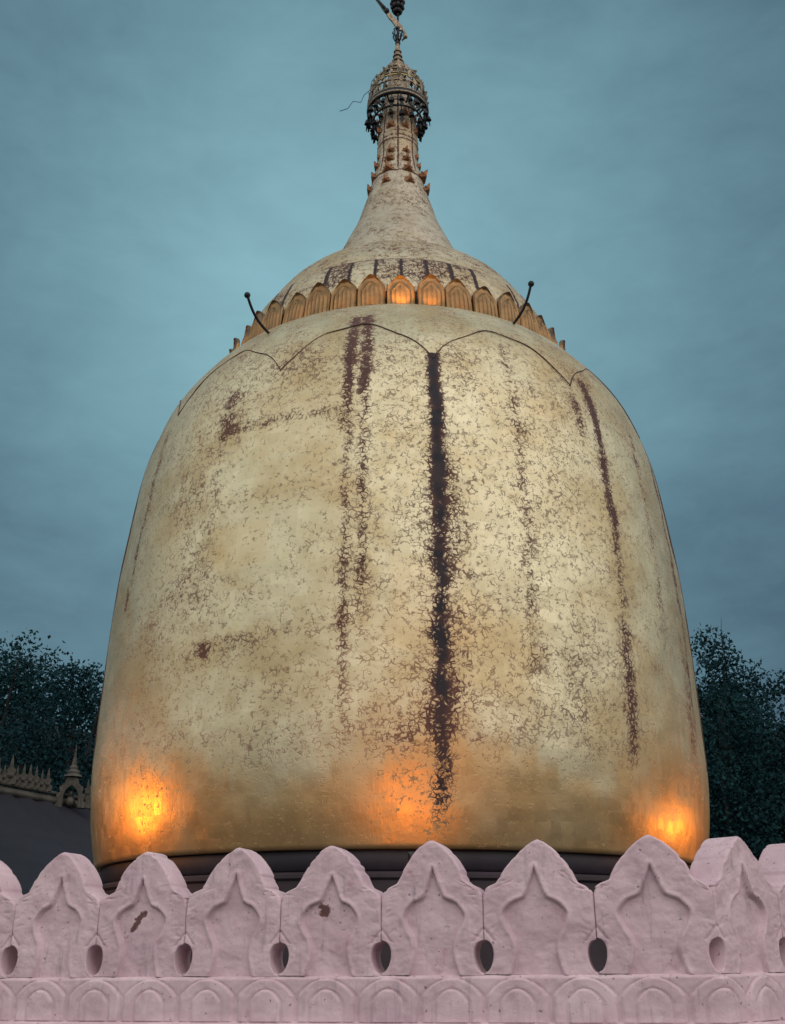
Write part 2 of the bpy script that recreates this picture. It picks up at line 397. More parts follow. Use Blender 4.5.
streak(54, 7.2, 52, 4.4, .06, .16, .1, 1.0, 12)
streak(66, 7.3, 62, 3.8, .05, .28, .2, .8, 13)
streak(60, 5.0, 60, 3.4, .10, .14, .1, .6, 14)
streak(-56, 7.2, -58, 5.0, .05, .20, .1, .8, 15)
streak(28, 4.6, 28, 3.3, .20, .05, .05, .7, 16)
streak(-21, 4.3, -21, 3.2, .26, .03, .05, .5, 34)
for k in range(22):                                     # the sides and the back, seen only from elsewhere
    a = 85 + k*9 + random.uniform(-3, 3); a = a-360 if a > 180 else a
    streak(a, random.uniform(7, 7.9), a-random.uniform(-2, 2), random.uniform(3.2, 5.5), random.uniform(.04, .08), random.uniform(.12, .3), random.uniform(0, .5), .8, 40+k)
def patch(a0, a1, z0, z1, amp, soft=.03, tilt=0.0):
    global wear
    d = np.minimum(np.minimum((aa-a0), (a1-aa))*PI/180*rr, np.minimum(zz+tilt*(aa-a0)-z0, z1-zz-tilt*(aa-a0)))
    wear = wear + amp*smooth(d, -soft, soft)*(.5+1.0*mid)
patch(-34.5, -8.4, 6.67, 6.79, .13, .05)                # edges of a patch of newer leaf
patch(-34.5, -30.5, 6.7, 7.2, .08)
patch(-33.5, -9, 4.45, 4.60, .07, .05, -.003); patch(-34.5, -31.8, 4.44, 4.58, .16)
patch(24.2, 30.0, 3.84, 4.42, .08); patch(19.3, 23, 4.22, 4.46, .14); patch(29, 37.5, 3.98, 4.06, .12)
patch(-25, -16, 3.3, 4.0, .03, .1); patch(-8, 3, 3.2, 4.0, .04, .15)
patch(-59.8, -58.6, 5.18, 5.44, .3, .03)
wear -= .06*smooth(np.minimum(aa+34, -9-aa)*.05, 0, .05)*smooth(np.minimum(zz-4.6, 6.7-zz), 0, .05)
wear = np.clip(wear, 0, 1.15); soot = np.clip(soot*(.75+.5*fine), 0, 1)
# square-edged patches of warmer, browner gold with less flaking, strongest round the foot
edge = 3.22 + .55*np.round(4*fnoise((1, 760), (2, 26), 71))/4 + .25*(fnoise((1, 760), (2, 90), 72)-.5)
warm_tone = .80*smooth(edge-zz, -.10, .16)*(.6+.7*(mid-.25)) + .30*smooth(zz, 3.6, 3.0)
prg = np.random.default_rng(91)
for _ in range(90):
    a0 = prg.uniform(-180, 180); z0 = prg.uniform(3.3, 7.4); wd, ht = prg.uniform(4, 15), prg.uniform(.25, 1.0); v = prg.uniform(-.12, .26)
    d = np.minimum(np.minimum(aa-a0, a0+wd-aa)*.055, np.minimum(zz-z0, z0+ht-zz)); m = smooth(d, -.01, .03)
    warm_tone = warm_tone+v*m; wear = wear-.18*v*m
wear = np.clip(wear-.05*smooth(warm_tone, .4, .8), 0, 1.15)
bell = grid_object('bell', P, M['gold'], stupa, True, {'wear': wear, 'soot': soot, 'warm_tone': np.clip(warm_tone, 0, 1)})

def bell_r(z): return float(np.interp(z, zb, rb))
def on_bell(a, z, off=0.0):
    r = bell_r(z)+off; a = R(a); return Vector((r*math.sin(a), -r*math.cos(a), z-ZT))
# scalloped seam under the lotus band
mb = MB(); n = 720; pts = []
for k in range(n+1):
    a = 6.2+360*k/n; q = abs(math.sin(PI*12*k/n))
    z = 7.36+.52*q**.85 + .02*math.sin(k*.31)
    pts.append(on_bell(a, z, .004))
mb.tube(pts, .0058, 6, False); mb.build('scalloped_seam', M['seam'], bell)
# vertical plate seams that run down the sides
for a in (70.5, -72, 118, -118, 160, -160):
    mb = MB(); mb.tube([on_bell(a+.6*math.sin(z*1.3), z, .002) for z in np.linspace(7.8, 3.7, 60)], .007, 6)
    mb.build('plate_seam', M['seam'], bell)

# plinth
mb = MB(); mb.lathe([(2.85,1.33),(3.045,1.325),(3.06,1.31),(3.06,1.155),(3.04,1.14)], 128); mb.build('plinth_band', M['plinth'], stupa)
mb = MB(); mb.lathe([(3.0,1.14),(3.075,1.135),(3.095,1.115),(3.095,1.09),(3.07,1.07),(3.07,.86),(3.16,.84),(3.20,.80),(3.20,.70),(3.16,.68),(3.16,.45),(3.3,.43),(3.3,.22),(3.5,.20),(3.5,0)], 128)
mb.build('plinth', M['plinth2'], stupa, sharp=40)

# dome above the lotus band
UP = [(8.30,2.03),(8.60,2.035),(8.80,2.02),(8.95,1.985),(9.11,1.925),(9.22,1.87),(9.295,1.828),(9.305,1.80),(9.32,1.793),(9.42,1.742),(9.58,1.640),(9.74,1.522),(9.88,1.380),(9.96,1.275),(10.01,1.17),(10.04,1.05),(10.05,.90)]
zu, ru = resample(UP, 220, 1.6)
P, az2 = revolve(zu, ru, 540, .010, 21)
zz = np.repeat(zu[:,None], 540, 1); aa = np.repeat(az2[None], len(zu), 0); rr = np.repeat(ru[:,None], 540, 1); sh = zz.shape
w = .34+.22*(fnoise(sh, (12, 34), 31)-.5)+.2*(fnoise(sh, (60, 150), 32)-.5)
s_ = np.zeros(sh)
below = zz < 9.30
cellv = np.random.default_rng(5).random(42); seg = (((aa-.6)/8.5714286)%42).astype(int)%42
w += np.where(below & (zz > 8.85), .13*(cellv[seg] > .5)*smooth(zz, 8.85, 8.95), 0)
slit = np.abs(((aa-.6+8.5714286/2) % 8.5714286)-8.5714286/2)*PI/180*rr
m = np.exp(-(slit/.014)**2)*smooth(zz, 8.80, 8.86)*smooth(9.295, zz, zz+.02)*(cellv[(((aa-.6+8.5714286/2)/8.5714286)%42).astype(int)%42] > .15)
w += 1.1*m; s_ = np.maximum(s_, m)
m = np.exp(-((zz-9.305)/.012)**2); w += .7*m; s_ = np.maximum(s_, m*.8)
w += .08*smooth(zz, 9.4, 9.6)
upper = grid_object('upper_dome', P, M['gold_top'], stupa, True, {'wear': np.clip(w, 0, 1.1), 'soot': np.clip(s_+.35*below*(w > .4), 0, 1)})

# lotus band: 42 gilt petals
def petal_mesh():
    rows, cols = 40, 27; hw, hgt = .160, .60
    F = np.zeros((rows, cols, 3))
    for i in range(rows):
        v = i/(rows-1)
        if v < .72: wd = hw*(.955+.045*math.sin(PI*v/.72))
        else:
            q = (v-.72)/.28; wd = hw*.955*(max(0.0, 1-q**1.35)**.68)
        for j in range(cols):
            u = j/(cols-1)*2-1
            x = u*max(wd, .002); edge = 1-abs(u)
            dist = min(edge*wd, (1-v)*hgt*.6+.001)
            bul = .030*(1-u*u)*math.sin(min(1, v*1.1)*PI*.8+.2) + .030*max(0, (v-.78)/.22)**2
            # inner pointed-arch rib and vertical ribs
            wi = max(0.0, hw*.62*(1-max(0, (v-.58)/.26)**1.5)) if v < .84 else 0
            rib = .015*math.exp(-((abs(x)-wi)/.009)**2) if wi > .004 else 0
            if v < .72 and abs(x) < hw*.55:
                for rx in (-.050, 0, .050): rib = max(rib, .011*math.exp(-((x-rx)/.008)**2))
            rim = .016*math.exp(-((dist-.012)/.010)**2)
            y = -(bul+rib+rim)
            F[i, j] = (x, y, v*hgt)
    vs = F.reshape(-1, 3).tolist(); n = rows*cols; vs += [(x*.97, y+.022, z) for x, y, z in vs]; fs = []
    g = lambda i, j: i*cols+j
    for i in range(rows-1):
        for j in range(cols-1):
            fs.append((g(i,j), g(i,j+1), g(i+1,j+1), g(i+1,j))); fs.append((n+g(i,j), n+g(i+1,j), n+g(i+1,j+1), n+g(i,j+1)))
        for j in (0, cols-1): fs.append((g(i,j), g(i+1,j), n+g(i+1,j), n+g(i,j)))
    for j in range(cols-1):
        for i in (0, rows-1): fs.append((g(i,j), g(i,j+1), n+g(i,j+1), n+g(i,j)))
    b = MB(); b.add(vs, fs); return b
mb = MB(); mb.lathe([(2.02, 8.72-ZT), (2.055, 8.71-ZT), (2.14, 8.3-ZT)], 96); mb.build('band_backing', M['iron'], stupa)
pm = petal_mesh().build('petal', M['copper'], stupa, sharp=50)
for k in range(42):
    o = pm if k == 0 else link(pm.copy(), stupa)
    a = R(.6+8.5714286*k); rr0 = 2.155
    o.location = (rr0*math.sin(a), -rr0*math.cos(a), 8.30-ZT)
    o.rotation_euler = (R(-8+random.uniform(-3, 3)), R(random.uniform(-2, 2)), a+R(random.uniform(-3, 3)))
    s = random.uniform(.95, 1.04); o.scale = (1, 1, s)

# spire
SP = [(10.00,.985),(10.10,.938),(10.22,.898),(10.36,.855),(10.50,.808),(10.655,.741),(10.764,.693),(10.873,.644),(10.982,.596),(11.091,.553),(11.2,.522),(11.309,.491),(11.418,.46),(11.527,.428),(11.636,.397),(11.745,.365),(11.80,.352),(11.815,.364),(11.845,.362),(11.86,.341),
      (11.964,.322),(12.073,.301),(12.182,.285),(12.29,.282),(12.40,.278),(12.415,.290),(12.45,.290),(12.465,.276),(12.50,.275),(12.515,.287),(12.545,.287),(12.56,.272),(12.727,.269),(12.836,.255),(12.945,.236),(13.055,.214),(13.164,.193),(13.18,.203),(13.215,.203),(13.23,.184),(13.38,.172),(13.6,.15)]
zs_, rs_ = resample(SP, 320, 1.2)
P, az3 = revolve(zs_, rs_, 200, .008, 41)
zz = np.repeat(zs_[:,None], 200, 1); aa = np.repeat(az3[None], len(zs_), 0); sh = zz.shape
w = .33+.20*(fnoise(sh, (40, 24), 51)-.5)+.25*(fnoise(sh, (120, 70), 52)-.5)
groove = np.abs(((aa+22.5) % 45)-22.5)*PI/180*np.repeat(rs_[:,None], 200, 1)
gm_ = np.exp(-(groove/.010)**2)*(zz > 11.86)*(zz < 13.1); P[...,0] *= 1-.02*gm_; P[...,1] *= 1-.02*gm_
w += .6*gm_
for q in (11.80, 12.41, 12.48, 12.56, 13.175, 13.235): w += .5*np.exp(-((zz-q)/.008)**2)
spire = grid_object('spire', P, M['gold_spire'], stupa, True, {'wear': np.clip(w, 0, 1), 'soot': .3*np.ones(sh)})

def flame_leaf(size):
    """pointed leaf curling outwards: base at the origin, tip up"""
    out = [(-.5,0),(-.62,.22),(-.40,.30),(-.48,.55),(-.22,.60),(-.12,.85),(0,1.05),(.12,.85),(.22,.60),(.48,.55),(.40,.30),(.62,.22),(.5,0)]
    b = MB(); vs = []; n = len(out)
    for th in (0, 1):
        for x, z in out:
            y = -(.26*z*z+.14) + th*.12 + .18*x*x
            vs.append((x*size, y*size, z*size))
    vs += [(0, -.42*size, .40*size)]
    fs = [(i, (i+1) % n, 2*n) for i in range(n)] + [tuple(range(2*n-1, n-1, -1))] + [(i, i+n, (i+1)%n+n, (i+1)%n) for i in range(n)]
    return b.add(vs, fs)
leafm = flame_leaf(1.0).mesh('leaf_ornament', M['flame'], False)
for z, size, off in ((11.56,.13,1),(11.80,.155,0),(12.00,.12,0),(12.17,.105,0),(12.62,.115,0),(12.86,.115,0)):
    for k in range(8):
        a = R(22.5+45*k+(22.5 if off and False else 0)); r = float(np.interp(z, zs_, rs_))-.012
        o = link(bpy.data.objects.new('leaf_ornament', leafm), spire)
        o.location = (r*math.sin(a), -r*math.cos(a), z-ZT); o.rotation_euler = (R(random.uniform(-4, 12)), R(random.uniform(-6, 6)), a)
        q = size*random.uniform(.85, 1.12); o.scale = (q, q, q)

# crown umbrella (openwork)
UM = [(11.18,.335),(11.30,.325),(11.42,.292),(11.52,.245),(11.60,.190),(11.66,.130),(11.72,.080),(11.82,.050),(11.92,.036),(12.02,.026)]
umz, umr = resample(UM, 90, 2.0)
umb = MB()
for z, r, t in ((11.18,.335,.016),(11.22,.337,.010),(11.33,.320,.012),(11.44,.286,.012),(11.53,.240,.012),(11.61,.180,.012),(11.68,.115,.012),(11.74,.072,.014),(11.80,.055,.012),(11.86,.045,.011),(11.92,.037,.010)):
    umb.torus(r, t, (0, 0, z-ZT), 40, 6)
for k in range(20):
    a = 2*PI*k/20
    umb.tube([(float(np.interp(z, umz, umr))*math.sin(a), -float(np.interp(z, umz, umr))*math.cos(a), z-ZT) for z in np.linspace(11.18, 11.74, 14)], .007, 5)
for k in range(8):                                  # stays from the ring in to the neck
    a = 2*PI*(k+.5)/8
    umb.tube([(.325*math.sin(a), -.325*math.cos(a), 11.19-ZT), (.24*math.sin(a), -.24*math.cos(a), 11.13-ZT), (.16*math.sin(a), -.16*math.cos(a), 11.24-ZT)], .011, 5)
umbrella = umb.crown().build('umbrella', M['tarnish'], stupa)
mb = MB(); mb.lathe([(.13, 11.36-ZT), (.06, 11.66-ZT), (.03, 11.95-ZT), (.014, 12.1-ZT)], 20); mb.crown().build('core', M['tarnish'], umbrella)
mb = MB(); mb.torus(.300, .008, (0, 0, 11.405-ZT), 48, 6); mb.crown().build('brass_ring', M['brass'], umbrella)
mb = MB(); mb.lathe([(.318, 11.155-ZT), (.343, 11.15-ZT), (.345, 11.215-ZT), (.320, 11.22-ZT)], 48, (0,0,0), True); mb.crown().build('rim_band', M['iron'], umbrella)
# leaf scrolls over the crown: one filigree mesh (beyond counting)
mb = MB()
for z in np.linspace(11.26, 11.74, 8):
    r = float(np.interp(z, umz, umr)); c = max(7, int(2*PI*r/.088))
    for k in range(c):
        a = 2*PI*(k+random.random()*.4)/c; s = random.uniform(.03, .052)
        xf = Matrix.Translation((r*1.03*math.sin(a), -r*1.03*math.cos(a), z-ZT)) @ Matrix.Rotation(a, 4, 'Z') @ Matrix.Rotation(R(random.uniform(-10, 40)), 4, 'X') @ Matrix.Rotation(R(random.uniform(-40, 40)), 4, 'Y')
        mb.prism([(0,-s*.7),(-s*.55,-s*.1),(-s*.3,s*.5),(0,s),(s*.3,s*.5),(s*.55,-s*.1)], -.006, .006, xf)
tag(mb.crown().build('filigree', M['tarnish'], umbrella, False), kind='stuff')
pend = MB(); pend.tube([(0,0,0),(0,0,-.05)], .005, 5); pend.lathe([(.004,-.045),(.020,-.06),(.027,-.10),(.030,-.105),(.002,-.10)], 8); pend.prism([(0,-.10),(-.022,-.145),(0,-.19),(.022,-.145)], -.004, .004)
pmesh = pend.mesh('bell_pendant', M['iron'], False)
for r, z, c in ((.335, 11.16, 22), (.275, 11.06, 14)):
    if r < .3:
        mb = MB(); mb.torus(r, .010, (0, 0, z-ZT), 40, 6)
        for k in range(7):
            a = 2*PI*k/7; mb.tube([(.33*math.sin(a), -.33*math.cos(a), 11.17-ZT), (r*math.sin(a), -r*math.cos(a), z-ZT)], .008, 5)
        mb.crown().build('lower_ring', M['iron'], umbrella)
    for k in range(c):
        a = 2*PI*(k+.3)/c; o = link(bpy.data.objects.new('bell_pendant', pmesh), umbrella)
        o.location = (1.27*r*math.sin(a), -1.27*r*math.cos(a), (z-11.19)*1.54+13.125-ZT); o.rotation_euler = (R(random.uniform(-9, 9)), R(random.uniform(-9, 9)), a); q = 1.3*random.uniform(.85, 1.15); o.scale = (q, q, q)

# finial: mast, curls, vane, bud
mb = MB(); mb.tube([(0,0,11.9-ZT), (.003,0,12.2-ZT), (.004,0,12.62-ZT)], [.018,.014,.010], 8)
for z, r in ((12.03,.032),(12.08,.024),(12.22,.03),(12.40,.022)): mb.ball((.002,0,z-ZT), r, 10, 6, .7)
mast = mb.crown().build('mast', M['iron'], stupa)
mb = MB()
for k in range(6):
    a = 2*PI*k/6+.3; c, s = math.sin(a), -math.cos(a)
    mb.tube([(q*c, q*s, z-ZT) for q, z in ((.012,12.05),(.035,12.08),(.052,12.12),(.045,12.155),(.060,12.175),(.052,12.19))], .009, 5)
mb.crown().build('curl_cluster', M['iron'], mast)
mb = MB()
for z, q in ((12.44,.035),(12.49,.062),(12.55,.070),(12.61,.060),(12.67,.04),(12.72,.02)):
    for k in range(8):
        a = 2*PI*k/8+z*9
        mb.ball((q*math.sin(a), -q*math.cos(a), z-ZT), .024, 7, 5, 1.2)
mb.lathe([(.02,12.42-ZT),(.055,12.5-ZT),(.06,12.58-ZT),(.03,12.68-ZT),(.004,12.76-ZT)], 12)
mb.crown().build('jewelled_bud', M['iron'], mast)
ax = Vector((.055, .0, 12.20)); bx_ = Vector((-.275, -.02, 12.635)); d = (bx_-ax); L = d.length
prof = [(0,.02),(.03,.052),(.09,.050),(.16,.040),(.22,.045),(.28,.030),(.36,.030),(.42,.018),(.52,.012),(L,.006)]
nrm = Vector((-d.z, 0, d.x)).normalized(); dn = d.normalized()
mb = MB(); poly = [ax+dn*t+nrm*w_*.75 for t, w_ in prof]+[ax+dn*t-nrm*w_*.55 for t, w_ in reversed(prof)]
mb.prism([(p.x, p.z-ZT) for p in poly], -.012, .012)
mb.tube([(ax.x+.02,0,ax.z-.02-ZT),(ax.x+.035,0,ax.z-.09-ZT),(ax.x+.0,0,ax.z-.13-ZT)], [.02,.028,.012], 6)
vane = mb.crown().build('vane', M['tarnish'], mast, False)
mb = MB(); e0 = ax+dn*.30
mb.tube([(e0+dn*t).xyz-Vector((0,0,ZT)) for t in (0,.12,.28)], [.022,.014,.006], 6); mb.ball((e0.x, e0.y, e0.z-ZT), .032, 8, 6); mb.crown().build('vane_tip', M['iron'], vane)
wp = [(388,72),(378,77),(372,83),(370,92),(364,97),(361,104),(353,103),(348,110),(340,112.5)]
mb = MB(); mb.tube([((x-398)*.01125, -.02, 11.19+(112-y)*.01235-ZT) for x, y in wp], .0036, 5); mb.crown().build('loose_wire', M['iron'], umbrella)

# curved rods with bulb tips standing on the shoulder
for a, r0, z0, r1, z1 in ((-33.9, 2.48, 8.18, 2.873, 8.43), (31.0, 2.37, 8.32, 2.715, 8.61)):
    p0, p1 = (r0, z0-.03), (r1, z1); pts = []
    for k in range(13):
        t = k/12; bow = .055*math.sin(PI*t)
        r = p0[0]+(p1[0]-p0[0])*t+bow*.75; z = p0[1]+(p1[1]-p0[1])*t-bow*.9
        pts.append((r*math.sin(R(a)), -r*math.cos(R(a)), z-ZT))
    mb = MB(); mb.tube(pts, .0145, 8); rod = mb.build('curved_rod', M['iron'], stupa)
    mb = MB(); mb.ball(pts[-1], .034, 12, 8); mb.build('bulb_tip', M['iron'], rod)

# small lamps tucked behind the shoulder at the foot of the lotus band
for a, e in ((.6, 85), (9.2, 45), (-8.0, 12), (-16.5, 5), (17.7, 7), (61, 12), (76, 20), (-59.5, 20), (-76, 16), (-30, 4), (120, 5), (-120, 5), (180, 5)):
    r = 2.245; a = R(a); p = Vector((r*math.sin(a), -r*math.cos(a), 8.415-ZT))
    mb = MB(); mb.box(p-Vector((0, 0, .02)), (.06, .03, .03), a); bl = mb.build('band_lamp', M['housing'], stupa, False)
    l = bpy.data.lights.new('band_lamp_light', 'SPOT'); l.energy = e; l.color = (1, .42, .07); l.spot_size = R(100); l.spot_blend = .9; l.shadow_soft_size = .015
    lo = link(bpy.data.objects.new('band_lamp_light', l), bl); lo.location = p+Vector((.03*math.sin(a), -.03*math.cos(a), .012))
    lo.rotation_euler = Vector((-.45*math.sin(a), .45*math.cos(a), .9)).to_track_quat('-Z', 'Y').to_euler()

# ------------------------------------------------------------------ parapet
ZL = 1.967                          # ledge the merlons stand on; it dips a little to the left
def dip(x): return .0105*max(-4, min(1.4, x))
bounds = [(716, 0), (594, 12), (482.5, 12.6), (381, 13.2), (281, 13.8), (187, 14.4), (100, 15), (16, 15.6)]
k = slope(718, 940)[0]; pts = [Vector((k*4.72, 4.72))]; heads = []
for (x, psi) in bounds[1:]:
    k = slope(x, 900)[0]; dv = Vector((-math.cos(R(psi)), math.sin(R(psi)))); p = pts[-1]
    s = (k*p.y-p.x)/(dv.x-k*dv.y); pts.append(p+dv*s); heads.append(psi)
for i in range(6):
    psi = heads[-1]+1; heads.append(psi); pts.append(pts[-1]+Vector((-math.cos(R(psi)), math.sin(R(psi))))*.48)
segs = [(pts[i+1], pts[i], heads[i]) for i in range(len(heads))]      # (left end, right end, leftward turn of the face)
p = pts[0]; RT = -39
for i in range(7):
    q = p+Vector((math.cos(R(RT)), -math.sin(R(RT))))*.485; segs.append((p, q, RT)); p = q
parapet = thing('parapet', (pts[2].x, pts[2].y, 0), 'pink plastered parapet wall with pointed leaf-shaped merlons and round gaps between', 'wall')
PO = Vector((pts[2].x, pts[2].y, 0))

def polydist(px, pz, poly):
    """signed distance to a closed polygon, negative inside"""
    d = np.full(px.shape, 9.9); ins = np.zeros(px.shape, bool); n = len(poly)
    for i in range(n):
        (x0, z0), (x1, z1) = poly[i], poly[(i+1) % n]
        ex, ez = x1-x0, z1-z0; t = np.clip(((px-x0)*ex+(pz-z0)*ez)/(ex*ex+ez*ez+1e-12), 0, 1)
        d = np.minimum(d, np.hypot(px-x0-t*ex, pz-z0-t*ez))
        c = ((z0 > pz) != (z1 > pz)) & (px < (x1-x0)*(pz-z0)/(z1-z0+1e-12)+x0); ins ^= c
    return np.where(ins, -d, d)
def spline(pts, n=10):
    out = []; P_ = [Vector(p) for p in pts]
    for i in range(len(P_)-1):
        a, b, c, d = P_[max(i-1, 0)], P_[i], P_[i+1], P_[min(i+2, len(P_)-1)]
        for k in range(n):
            t = k/n; out.append(.5*((2*b)+(c-a)*t+(2*a-5*b+4*c-d)*t*t+(3*b-a-3*c+d)*t**3))
    return [tuple(q) for q in out]+[tuple(P_[-1])]

THICK = .175
def merlon(width, hscale, seed, mat, parent):
    rg = np.random.default_rng(seed); W_ = width/2; H = .605*hscale
    j = lambda a: float(rg.uniform(-a, a))
    # half width against height, above the notch
    up_prof = [(.346,W_),(.362,W_*.975),(.379,W_*.925),(.391,W_*.855),(.400,W_*.77),(.407,W_*.715),(.43,W_*.660),(.47,W_*.585),(.516,W_*.462),(.548,W_*.350),(.575,W_*.235),(.594,W_*.12),(.605,.004)]
    hole_w = .044+j(.004)
    hs = np.r_[np.linspace(0, .185, 52), np.linspace(.19, .34, 26), np.linspace(.345, .41, 20), np.linspace(.415, .56, 24), np.linspace(.566, .605, 14)]
    def halfw(h):
        q = (h-.008)/.142
        if 0 < q < 1: return W_-hole_w*min(1, (4*q*(1-q))**.46*(.80+.30*q))
        if h < .346: return W_
        return float(np.interp(h, [a for a, _ in up_prof], [b for _, b in up_prof]))
    wl_ = np.array([halfw(h) for h in hs]); wr_ = wl_.copy()
    wl_ += .004*np.sin(hs*21+seed)*(hs > .38); wr_ += .004*np.sin(hs*19+2.1*seed)*(hs > .38)
    for ww_ in (wl_, wr_):
        ww_ *= 1+np.where(hs > .37, .035*np.sin(hs*rg.uniform(9, 16)+rg.uniform(0, 6)), 0)
        for _ in range(3):
            h0 = rg.uniform(.40, .59); ww_ -= rg.uniform(.002, .008)*np.exp(-((hs-h0)/rg.uniform(.004, .012))**2)
    wl_ = np.maximum(np.minimum(wl_, W_-.001), .002); wr_ = np.maximum(wr_, .002)
    wl_ = np.minimum(wl_, W_-.001); wr_ = np.minimum(wr_, W_-.001)
    C_ = 92; u = np.linspace(-1, 1, C_); u = np.sign(u)*(1-(1-np.abs(u))**1.25)
    X = np.where(u[None] < 0, u[None]*wl_[:,None], u[None]*wr_[:,None]); Z = np.repeat(hs[:,None], C_, 1)
    lean = .012*j(1)*(Z/.6); X = X+lean*(Z > .36)*smooth(Z, .36, .6)
    # niche outline
    cx = j(.012); k = W_/.2425
    half = [(0,.468+j(.01)),(.018,.415),(.040,.355),(.056,.336),(.100,.314),(.134,.268+j(.008)),(.122,.215),(.094,.160),(.083,.11),(.092,.05),(.116,-.02)]
    hl = spline(half, 6); sl, sr = 1+j(.11), 1+j(.11)
    poly = [(cx+x*k*sr, z) for x, z in hl] + [(cx-x*k*sl, z) for x, z in reversed(hl[:-1])] 
    poly[-1] = (cx, half[0][1])
    d = polydist(X, Z, poly)
    rel = -.020*smooth(-d, -.0025, .0045) + .005*np.exp(-((d-.010)/.010)**2)
    # soft swelling in the middle of the niche and of the border
    rel += rg.uniform(-.004, .010)*np.exp(-((X-cx)/.05)**2-((Z-rg.uniform(.14, .24))/.10)**2)*(d < 0)
    # incised chevron over the openings
    for sgn in (-1, 1):
        dd = np.abs((W_-sgn*X)-(.205-Z)*.75); rel -= .007*np.exp(-(dd/.006)**2)*(Z < .205)*(Z > .145)
    # short trowel cuts along the border
    for _ in range(16):
        sgn = rg.choice((-1, 1)); h0 = rg.uniform(.17, .47); w0 = halfw(h0); x0 = sgn*(w0-rg.uniform(.018, .05)); ang = rg.uniform(-.5, .5)-sgn*.3
        a = (X-x0)*math.cos(ang)+(Z-h0)*math.sin(ang); b = -(X-x0)*math.sin(ang)+(Z-h0)*math.cos(ang)
        rel -= rg.uniform(.002, .005)*np.exp(-(a/.016)**2-(b/.0035)**2)
    # hand-made unevenness
    for s_c, amp in ((8, .007), (23, .0034), (55, .0015)):
        nz = np.array([mn.noise(Vector((x*s_c, z*s_c, seed*3.7))) for x, z in zip(X.ravel(), Z.ravel())]).reshape(X.shape); rel += amp*nz
    e = np.minimum((1-np.abs(u))[None]*np.where(u[None] < 0, wl_[:,None], wr_[:,None]), (H/hscale-Z)*.75)
    rnd = np.where(Z < .34, .007, .016); rel -= rnd*(1-np.sqrt(np.clip(1-(1-np.clip(e/rnd, 0, 1))**2, 0, 1)))
    Fp = np.stack([X, -rel, Z*hscale], -1)            # face looks along -Y
    eb = rnd*(1-np.sqrt(np.clip(1-(1-np.clip(e/rnd, 0, 1))**2, 0, 1)))
    Bp = np.stack([X, THICK-eb, Z*hscale], -1)
    m, n = X.shape; vs = np.r_[Fp.reshape(-1, 3), Bp.reshape(-1, 3)]; o = m*n; fs = []
    for i in range(m-1):
        b = i*n
        for q in range(n-1):
            fs.append((b+q, b+q+1, b+n+q+1, b+n+q)); fs.append((o+b+q, o+b+n+q, o+b+n+q+1, o+b+q+1))
        fs.append((b, b+n, o+b+n, o+b)); fs.append((b+n-1, o+b+n-1, o+b+2*n-1, b+2*n-1))
    t = (m-1)*n
    for q in range(n-1): fs.append((t+q, t+q+1, o+t+q+1, o+t+q))
    mb = MB(); mb.v = vs.tolist(); mb.f = fs
    return mb.build('merlon', mat, parent, True, False)
scale_of = {0: .918, 1: .905, 2: .918, 3: .905, 4: .918, 5: .912, 6: .935}
protos = []
for i, (a, b, psi) in enumerate(segs):
    wd = (b-a).length; c = (a+b)/2
    mat = M['pink_scar'] if i == 5 else M['pink_patch'] if i == 3 else M['pink']
    if i < 9 or 13 <= i < 16:
        o = merlon(wd, scale_of.get(i, .915)*random.uniform(.995, 1.005), 11+i, mat, parapet); protos.append((o, wd))
    else:
        src, w0 = protos[i % 7]; o = link(src.copy(), parapet); o.data = src.data
        if o.data.materials[0] is not M['pink']: o.data = protos[1][0].data; w0 = protos[1][1]
        o.scale = (wd/w0, 1, 1)
    o.location = Vector((c.x, c.y, ZL+dip(c.x)))-PO; o.rotation_euler = (0, 0, R(-psi))
    if i == 5: o['label'] = 'merlon with a dark reddish scar in its niche'
    if i == 3: o['label'] = 'merlon with a brown flaked patch beside its niche'

# base course with a row of blind arches, swept along the wall
path = [p for p in reversed(pts)]; q = pts[0]
for (a, b, psi) in segs[len(heads):]: path.append(b)
dens = []; arc = 0.0; STEP = .0075
for i in range(len(path)-1):
    a, b = path[i], path[i+1]; L = (b-a).length; k = max(2, int(L/STEP))
    for s in range(k):
        dens.append((a+(b-a)*s/k, arc+L*s/k))
    arc += L
dens.append((path[-1], arc))
XY = np.array([tuple(d[0]) for d in dens]); AR = np.array([d[1] for d in dens])
ker = np.ones(5)/5
tx = np.gradient(XY[:,0]); ty = np.gradient(XY[:,1])
tx = np.convolve(np.pad(tx, 2, 'edge'), ker, 'valid'); ty = np.convolve(np.pad(ty, 2, 'edge'), ker, 'valid')
ln = np.hypot(tx, ty); NX, NY = ty/ln, -tx/ln         # outward (towards the camera)
ic = int(np.argmin(np.hypot(XY[:,0]-pts[0].x, XY[:,1]-pts[0].y))); AC = AR[ic]
rowsz = np.r_[np.linspace(0, -.182, 52), [-.185, -.188, -.193, -.225, -.26, -.30, -.45, -.70, -1.0, -1.35, -1.98]]
pitch = .279
S_, Zr = np.meshgrid(AR, rowsz)
loc = (S_-AC+pitch*.5) % pitch - pitch*.5             # one arch straddles the corner
def arch(loc, z, hw, top, foot):
    """signed distance-like value of a round-shouldered pointed arch, negative inside"""
    h = z-(-foot); H_ = foot-top
    sp = H_*.58
    y = np.clip((h-sp)/(H_-sp), 0, 1.2)
    wdt = hw*np.where(h < sp, 1.0, np.sqrt(np.clip(1-y**2.1, 0, 1))*.62+.38*np.clip(1-y, 0, 1))
    return np.maximum(np.abs(loc)-wdt, h-H_)
dA = arch(loc, Zr, .130, .010, .181); dB = arch(loc, Zr, .074, .052, .181)
